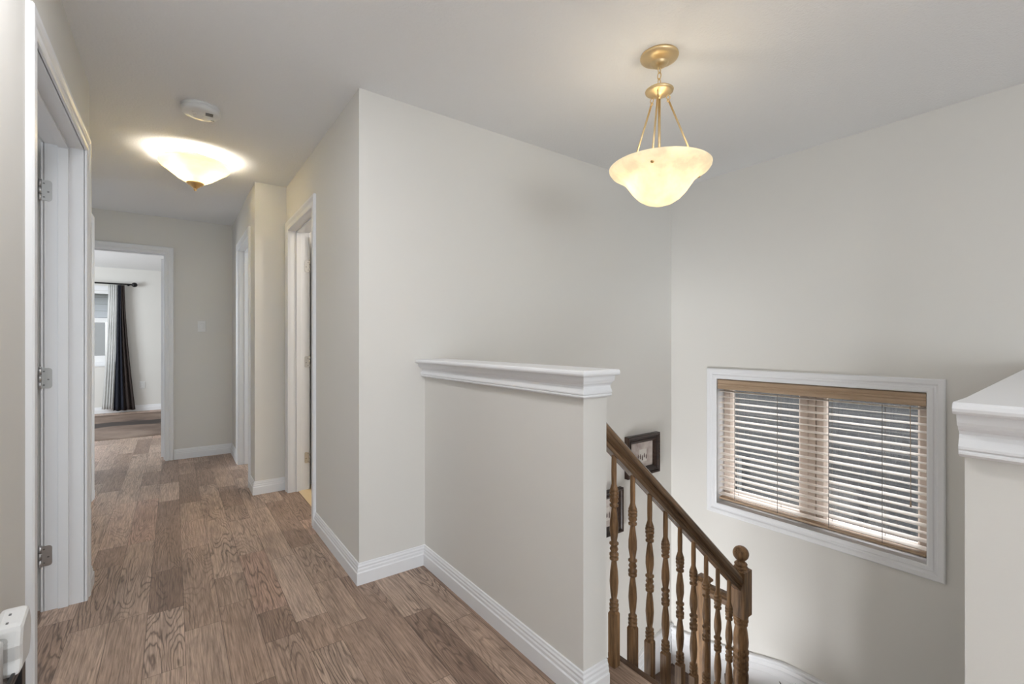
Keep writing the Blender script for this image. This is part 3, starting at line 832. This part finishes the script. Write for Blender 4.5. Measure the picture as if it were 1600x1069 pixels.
# ------------------------------------------------------------------ flush hall light
FX, FY = .118, 3.759
t = thing('ceiling_light', 'cream swirled glass flush lamp with brass finial on the hallway ceiling', 'ceiling lamp', (FX, FY, H))
bm = bmesh.new(); bm_lathe(bm, [(.075, 0), (.080, -.004), (.080, -.018), (.072, -.028), (.040, -.034), (.012, -.036), (.008, -.19)], (0, 0, 0), 36)
obj('ceiling_pan', bm, M['brass_light'], t, loc=(FX, FY, H))
fb = [(.006, -.190), (.030, -.186), (.060, -.174), (.100, -.150), (.135, -.122), (.165, -.098), (.190, -.080), (.201, -.066), (.204, -.055), (.200, -.045), (.193, -.041),
      (.190, -.046), (.194, -.056), (.186, -.070), (.160, -.090), (.130, -.113), (.096, -.141), (.058, -.165), (.030, -.177), (.006, -.181)]
bm = bmesh.new(); bm_lathe(bm, fb, (0, 0, 0), 56, cap=False); obj('glass_shade', bm, M['swirl'], t, loc=(FX, FY, H))
bm = bmesh.new(); bm_lathe(bm, [(.048, -.172), (.050, -.180), (.044, -.190), (.030, -.196), (.026, -.203), (.018, -.207), (.012, -.214), (.008, -.217), (.010, -.223), (.006, -.229), (.001, -.231)], (0, 0, 0), 28)
obj('finial', bm, M['brass'], t, loc=(FX, FY, H))
for dx, dy in ((.09, -.03), (-.09, -.03)):
    lamp('bulb', (FX+dx, FY+dy, H-.115), 14, col=(1, .94, .84), r=.035)

# ------------------------------------------------------------------ smoke detector
t = thing('smoke_detector', 'round white smoke detector on the ceiling before the flush lamp', 'smoke detector', (.118, 2.953, H))
bm = bmesh.new(); bm_lathe(bm, [(.090, 0), (.090, -.010), (.083, -.012), (.083, -.015), (.090, -.017), (.089, -.028), (.080, -.037), (.055, -.041), (.001, -.042)], (0, 0, 0), 44)
obj('housing', bm, M['plastic'], t, loc=(.118, 2.953, H))
bm = bmesh.new()
for i in range(5): bm_box(bm, .018+.0*i, .052, -.050+i*.008, -.046+i*.008, -.0425, -.0405)
obj('sounder_grille', bm, M['plastic_dark'], t, loc=(.118, 2.953, H))
bm = bmesh.new(); bm_lathe(bm, [(.010, -.0405), (.010, -.0435), (.008, -.0445)], (-.03, -.02, 0), 16); bm_lathe(bm, [(.026, -.0405), (.026, -.043), (.022, -.045)], (-.012, .015, 0), 24)
obj('test_button', bm, M['plastic'], t, loc=(.118, 2.953, H))
bm = bmesh.new(); bm_box(bm, .030, .062, .036, .044, -.040, -.036)
obj('indicator_slot', bm, M['plastic_dark'], t, loc=(.118, 2.953, H))

# ------------------------------------------------------------------ switch and outlet
t = thing('light_switch', 'white rocker light switch on the hallway end wall', 'light switch', (.236, YF, 1.352))
bm = bmesh.new(); bm_box(bm, .201, .271, YF-.006, YF, 1.295, 1.410); obj('wall_plate', bm, M['plastic'], t, .003)
bm = bmesh.new(); bm_box(bm, .219, .253, YF-.011, YF-.005, 1.319, 1.386); obj('rocker', bm, M['plastic'], t, .003)
t = thing('wall_outlet', 'white wall outlet beside the dark curtain in the far bedroom', 'outlet', (-.44, 10.2, .43))
bm = bmesh.new(); bm_box(bm, -.475, -.395, 10.193, 10.2, .385, .505); obj('wall_plate', bm, M['plastic'], t, .003)
bm = bmesh.new(); bm_box(bm, -.452, -.418, 10.189, 10.194, .405, .44); bm_box(bm, -.452, -.418, 10.189, 10.194, .45, .485); obj('socket', bm, M['plastic'], t, .002)

# ------------------------------------------------------------------ bedroom
t = sempty('window_2', 'bedroom window partly hidden by the white sheer curtain', 'window', (-1.25, 10.2, 1.4))
bm = bmesh.new(); bm_sweep(bm, [(-1.72, 10.2, .86), (-1.72, 10.2, 2.05), (-.78, 10.2, 2.05), (-.78, 10.2, .86)], (0, -1, 0), [(0, 0), (0, .014), (.05, .02), (.076, .018), (.076, 0)], -1, closed=True)
obj('casing', bm, M['trim'], t)
bm = bmesh.new(); bm_sweep(bm, [(-1.72, 10.29, .86), (-1.72, 10.29, 2.05), (-.78, 10.29, 2.05), (-.78, 10.29, .86)], (0, -1, 0), [(0, 0), (0, .06), (-.05, .06), (-.05, 0)], -1, closed=True)
bm_box(bm, -1.67, -.83, 10.23, 10.28, 1.52, 1.59); bm_box(bm, -1.27, -1.22, 10.23, 10.28, .91, 1.52)
for a in ((-1.67, -1.64), (-1.22, -1.20), (-1.30, -1.27), (-.86, -.83)): bm_box(bm, a[0], a[1], 10.235, 10.275, .91, 1.52)
bm_box(bm, -1.67, -.83, 10.235, 10.275, .91, .96)
sf = obj('sash', bm, M['vinyl'], t)
bm = bmesh.new(); bm_box(bm, -1.68, -.82, 10.262, 10.266, .90, 2.0); obj('pane', bm, M['glass'], sf)

t = thing('curtain_rod', 'black curtain rod with a ball finial in the far bedroom', 'curtain rod', (-.9, 10.12, 2.16))
bm = bmesh.new(); bm_tube(bm, [(-1.9, 10.12, 2.165), (-.56, 10.12, 2.165)], .013, 10); obj('rod', bm, M['black_metal'], t)
for xx in (-1.93, -.535):
    bm = bmesh.new(); bm_lathe(bm, [(.040*math.cos(math.radians(a)), .040*math.sin(math.radians(a))) for a in range(-85, 86, 10)], (xx, 10.12, 2.165), 18, 'X'); obj('finial', bm, M['black_metal'], t)
for xx in (-1.86, -.62):
    bm = bmesh.new(); bm_box(bm, xx-.008, xx+.008, 10.12, 10.2, 2.157, 2.173); bm_lathe(bm, [(.02, 0), (.02, .008)], (xx, 10.192, 2.165), 12, 'Y'); obj('bracket', bm, M['black_metal'], t)

def curtain(name, label, xt0, xt1, xb0, xb1, z1, z0, folds, amp, mat, y=10.12, flare=1.0, split=None):
    bm = bmesh.new(); nx = folds*10; nz = 26; g = []
    for k in range(nz+1):
        v = k/nz; z = z1+(z0-z1)*v; row = []
        e = v**1.5
        a0 = xt0+(xb0-xt0)*e; a1 = xt1+(xb1-xt1)*e
        for i in range(nx+1):
            u = i/nx
            x = a0+(a1-a0)*u
            am = amp*(.65+.5*v)
            yy = y+am*math.sin(u*folds*2*PI+.5*math.sin(v*3+i*.05))-.01*v
            row.append(bm.verts.new((x, yy, z+.006*math.sin(u*20)*v)))
        g.append(row)
    for k in range(nz):
        for i in range(nx):
            f = bm.faces.new((g[k][i], g[k][i+1], g[k+1][i+1], g[k+1][i])); f.smooth = True
            if split and i/nx > split: f.material_index = 1
    o = obj(name, bm, mat, recalc=False)
    md = o.modifiers.new('thick', 'SOLIDIFY'); md.thickness = .004
    return tag(o, label, 'curtain')
curtain('sheer_curtain', 'white sheer curtain panel next to the dark one in the far bedroom', -.873, -.766, -.953, -.822, 2.145, .075, 4, .016, M['sheer'])
curtain('dark_curtain', 'dark navy and brown curtain panel hanging in the far bedroom', -.755, -.668, -.808, -.524, 2.145, .040, 4, .022, [M['navy'], M['brown']], split=.45, y=10.105)

# cowhide rug: irregular outline
bm = bmesh.new(); rr = random.Random(4); pts = []
n = 90
for i in range(n):
    a = 2*PI*i/n
    rx, ry = 1.30, 1.22
    sx = abs(math.cos(a))**.55*math.copysign(1, math.cos(a)); sy = abs(math.sin(a))**.45*math.copysign(1, math.sin(a))
    w = 1+.03*math.sin(5*a+1)+.02*math.sin(9*a)
    pts.append((-.55+rx*sx*w, 8.62+ry*sy*(1+.015*math.sin(7*a)), .003))
ctr = bm.verts.new((-.55, 8.62, .016)); mid = [bm.verts.new((-.55+(x+.55)*.96, 8.62+(y-8.62)*.96, .014)) for x, y, _ in pts]; out = [bm.verts.new(p) for p in pts]
for i in range(n):
    bm.faces.new((ctr, mid[i], mid[(i+1) % n])); bm.faces.new((mid[i], out[i], out[(i+1) % n], mid[(i+1) % n]))
bot = [bm.verts.new((x, y, .0012)) for x, y, _ in pts]
for i in range(n): bm.faces.new((out[i], bot[i], bot[(i+1) % n], out[(i+1) % n]))
bm.faces.new(bot)
for v in bm.verts: v.co -= V((-.55, 8.62, 0))
tag(obj('cowhide_rug', bm, M['hide'], loc=(-.55, 8.62, 0)), 'tan cowhide rug with a dark stripe on the bedroom floor', 'rug')

# ------------------------------------------------------------------ things at the left edge
t = thing('black_rack', 'black open rack at the bottom left corner holding a white sheet', 'rack', (-.297, 1.25, 0))
xr0, xr1, yr0, yr1, zt = -.312, -.264, .95, 1.46, .505
bm = bmesh.new()
for xx in (xr0, xr1-.012):
    for yy in (yr0, yr1-.03): bm_box(bm, xx, xx+.012, yy, yy+.03, 0, zt-.02)
for zz in (.05, zt-.09):
    bm_box(bm, xr1-.010, xr1, yr0, yr1, zz, zz+.015)
    bm_box(bm, xr0, xr0+.01, yr0, yr1, zz, zz+.015)
obj('frame', bm, M['black'], t, .002)
bm = bmesh.new(); bm_box(bm, xr0, xr1, yr0, yr1, zt-.022, zt-.010)
for a in ((xr1-.006, xr1, yr0, yr1), (xr0, xr0+.006, yr0, yr1), (xr0, xr1, yr1-.008, yr1), (xr0, xr1, 1.285, 1.293)): bm_box(bm, *a, zt-.010, zt)
obj('tray_top', bm, M['black'], t, .002)
bm = bmesh.new(); bm_box(bm, xr1-.020, xr1-.014, yr0+.03, 1.30, .08, zt-.030); obj('paper_sheet', bm, M['paper'], t)
za = zt-.009
t = thing('plastic_appliance', 'white plastic appliance with a ribbed clear cylinder at the left edge above the black rack', 'appliance', (-.28, 1.42, za))
bm = bmesh.new()
prof = [(1.372, za), (1.450, za), (1.462, za+.012), (1.472, za+.045), (1.472, za+.075), (1.462, za+.105), (1.448, za+.118), (1.392, za+.098), (1.388, za+.085), (1.380, za+.060), (1.384, za+.030)]
bm_prism(bm, [(-.301, y, z) for y, z in prof], (.045, 0, 0))
obj('housing', bm, M['plastic'], t, .010)
bm = bmesh.new()
for k in range(2): bm_box(bm, -.283, -.279, 1.402+k*.022, 1.414+k*.022, za+.098+k*.008, za+.1035+k*.008)
obj('vent_slot', bm, M['plastic_dark'], t)
bm = bmesh.new(); pr = []
for i in range(25): pr.append((.0185+(.0012 if i % 2 else 0), za+.001+i*.0038))
bm_lathe(bm, pr, (-.288, 1.345, 0), 28)
obj('clear_cylinder', bm, M['clear'], t)
bm = bmesh.new(); bm_lathe(bm, [(.013, za), (.013, za+.09), (.010, za+.093)], (-.288, 1.345, 0), 24)
obj('inner_roll', bm, M['plastic'], t)

# plant tip on the stair landing
t = thing('potted_plant', 'dark green plant tip just showing over the stairs below the window', 'plant', (3.10, 1.25, -1.26))
bm = bmesh.new(); bm_lathe(bm, [(.035, 0), (.050, .09), (.052, .10), (.046, .10), (.044, .09)], (0, 0, 0), 24); obj('pot', bm, M['pot'], t, loc=(3.10, 1.25, -1.259))
bm = bmesh.new()
for i, (a, ln, lean) in enumerate([(0, .30, .02), (1.3, .24, .10), (2.5, .22, .12), (3.8, .23, .10), (5.1, .22, .13)]):
    d = V((math.cos(a), math.sin(a), 0)); s_ = V((-math.sin(a), math.cos(a), 0)); pv = None
    for k in range(7):
        f = k/6; c = d*lean*f*f+V((0, 0, .09+ln*f*.75)); w = .016*math.sin(PI*min(.95, .12+f*.86))
        row = [bm.verts.new(c-s_*w), bm.verts.new(c+d*.004), bm.verts.new(c+s_*w), bm.verts.new(c-d*.002)]
        if pv:
            for q in range(4): bm.faces.new((pv[q], pv[(q+1) % 4], row[(q+1) % 4], row[q]))
        else: bm.faces.new(row)
        pv = row
    bm.faces.new(pv[::-1])
obj('leaves', bm, M['leaf'], t, loc=(3.10, 1.25, -1.259))

# ------------------------------------------------------------------ outside
t = thing('neighbour_house', 'dark grey neighbouring house seen through the stairwell blind', 'house', (6.2, 1.0, -3.0))
bm = bmesh.new(); bm_box(bm, 6.2, 9.0, -6, 8.0, -3.2, 1.25); obj('wall', bm, M['brick'], t)
bm = bmesh.new(); bm_prism(bm, [(5.95, -6.3, 1.25), (9.3, -6.3, 1.25), (7.6, -6.3, 2.1)], (0, 14.6, 0)); obj('roof', bm, M['dark'], t)
bm = bmesh.new(); bm_box(bm, 5.86, 5.95, -6.3, 8.3, 1.15, 1.26); obj('gutter', bm, M['vinyl'], t)
for yy in (3.15,):
    bm = bmesh.new(); bm_box(bm, 6.16, 6.21, yy, yy+.45, -1.2, -.35); w_ = obj('window', bm, M['ext_trim'], t)
    bm = bmesh.new(); bm_box(bm, 6.145, 6.165, yy+.05, yy+.40, -1.15, -.40); obj('pane', bm, M['dark'], w_)
t = thing('grey_house', 'blue grey neighbouring house seen through the far bedroom window', 'house', (-2, 15, -3))
bm = bmesh.new(); bm_box(bm, -6, 3, 14.5, 20, -3.2, 2.3); obj('wall', bm, M['siding'], t)
bm = bmesh.new(); bm_prism(bm, [(-6.3, 14.1, 2.3), (-6.3, 20.4, 2.3), (-6.3, 17, 4.0)], (9.6, 0, 0)); obj('roof', bm, M['ext'], t)
bm = bmesh.new(); bm_box(bm, -1.75, -1.25, 14.45, 14.5, .6, 1.7); w_ = obj('window', bm, M['vinyl'], t)
bm = bmesh.new(); bm_box(bm, -1.70, -1.30, 14.43, 14.46, .65, 1.65); obj('pane', bm, M['ext'], w_)
struct('ground', boxes([(-30, 30, -30, 40, -3.4, -3.2)]), plain('grass_ground', (.10, .12, .06), .9))

# ------------------------------------------------------------------ light
def area(name, loc, rot, sx, sy, power, col=(1, 1, 1)):
    l = bpy.data.lights.new(name, 'AREA'); l.shape = 'RECTANGLE'; l.size = sx; l.size_y = sy; l.energy = power; l.color = col
    o = bpy.data.objects.new(name, l); C.objects.link(o); o.location = loc; o.rotation_euler = rot
    return o
# area lights added out of view to brighten hall, stairwell and bedroom
FILL_TINT = (.86, .935, 1)
area('rear_fill', (0, YB-.02, 1.35), (PI/2+.16, 0, 0), 3.0, 1.75, 98, FILL_TINT)  # added fill from behind the camera, set at the unseen rear opening
area('rear_left_fill', (-2.21, -2.0, 1.35), (0, -PI/2-.30, 0), 1.65, 2.3, 9, FILL_TINT)  # added fill from the rear left, for faces turned left
area('bedroom_side_fill', (-3.1, 8.0, 1.5), (0, -PI/2, 0), 1.5, 1.8, 85, FILL_TINT)  # added fill at the solid side wall, away from the bedroom window
area('left_room_fill', (-2.15, 1.3, 1.4), (0, -PI/2, 0), 1.4, 1.6, 14, FILL_TINT)  # added fill sent through the near left doorway onto the hall wall
area('far_right_room_fill', (2.45, 4.9, 1.5), (0, PI/2, 0), 1.0, 1.0, 20, FILL_TINT)  # added fill behind the far right doorway
area('foyer_fill', (-.5, 1.1, -2.1), (0, -PI/2-.35, 0), 1.15, 1.6, 140, (.93, .96, 1))  # added fill from below to brighten the lower stairwell
area('hall_ceiling_fill', (0, 1.25, 2.425), (0, 0, 0), .30, .30, 10, (.98, .98, 1))  # added overhead fill above the frame, no fixture modelled
area('rear_ceiling_fill', (.6, -2.2, 2.42), (0, 0, 0), .4, .4, 12, (.98, .98, 1))  # added overhead fill behind the camera, no fixture modelled
area('side_recess_fill', (-1.38, 5.2, 1.4), (0, -PI/2, 0), 1.2, .7, 1.8, FILL_TINT)  # added weak fill hidden in the recess for the hall end
lamp('bathroom_bulb', (1.8, 3.2, 2.2), 18, (1, .93, .84), .08)

w = bpy.data.worlds.new('sky'); bpy.context.scene.world = w; w.use_nodes = True
nt = w.node_tree; bg = nt.nodes['Background']
bg.inputs[0].default_value = (.93, .96, 1, 1); bg.inputs[1].default_value = 4.4

# ------------------------------------------------------------------ camera
cam = bpy.data.cameras.new('camera'); co = bpy.data.objects.new('camera', cam); C.objects.link(co)
cam.sensor_width = 36; cam.lens = 36*716.3/1600; cam.clip_start = .02; cam.clip_end = 200
co.location = (0, 0, 1.19); co.rotation_euler = (PI/2, 0, -.636)
bpy.context.scene.camera = co
vs = bpy.context.scene.view_settings
vs.view_transform = 'Standard'; vs.look = 'None'; vs.gamma = 1; vs.use_curve_mapping = False
vs.exposure = 0.24
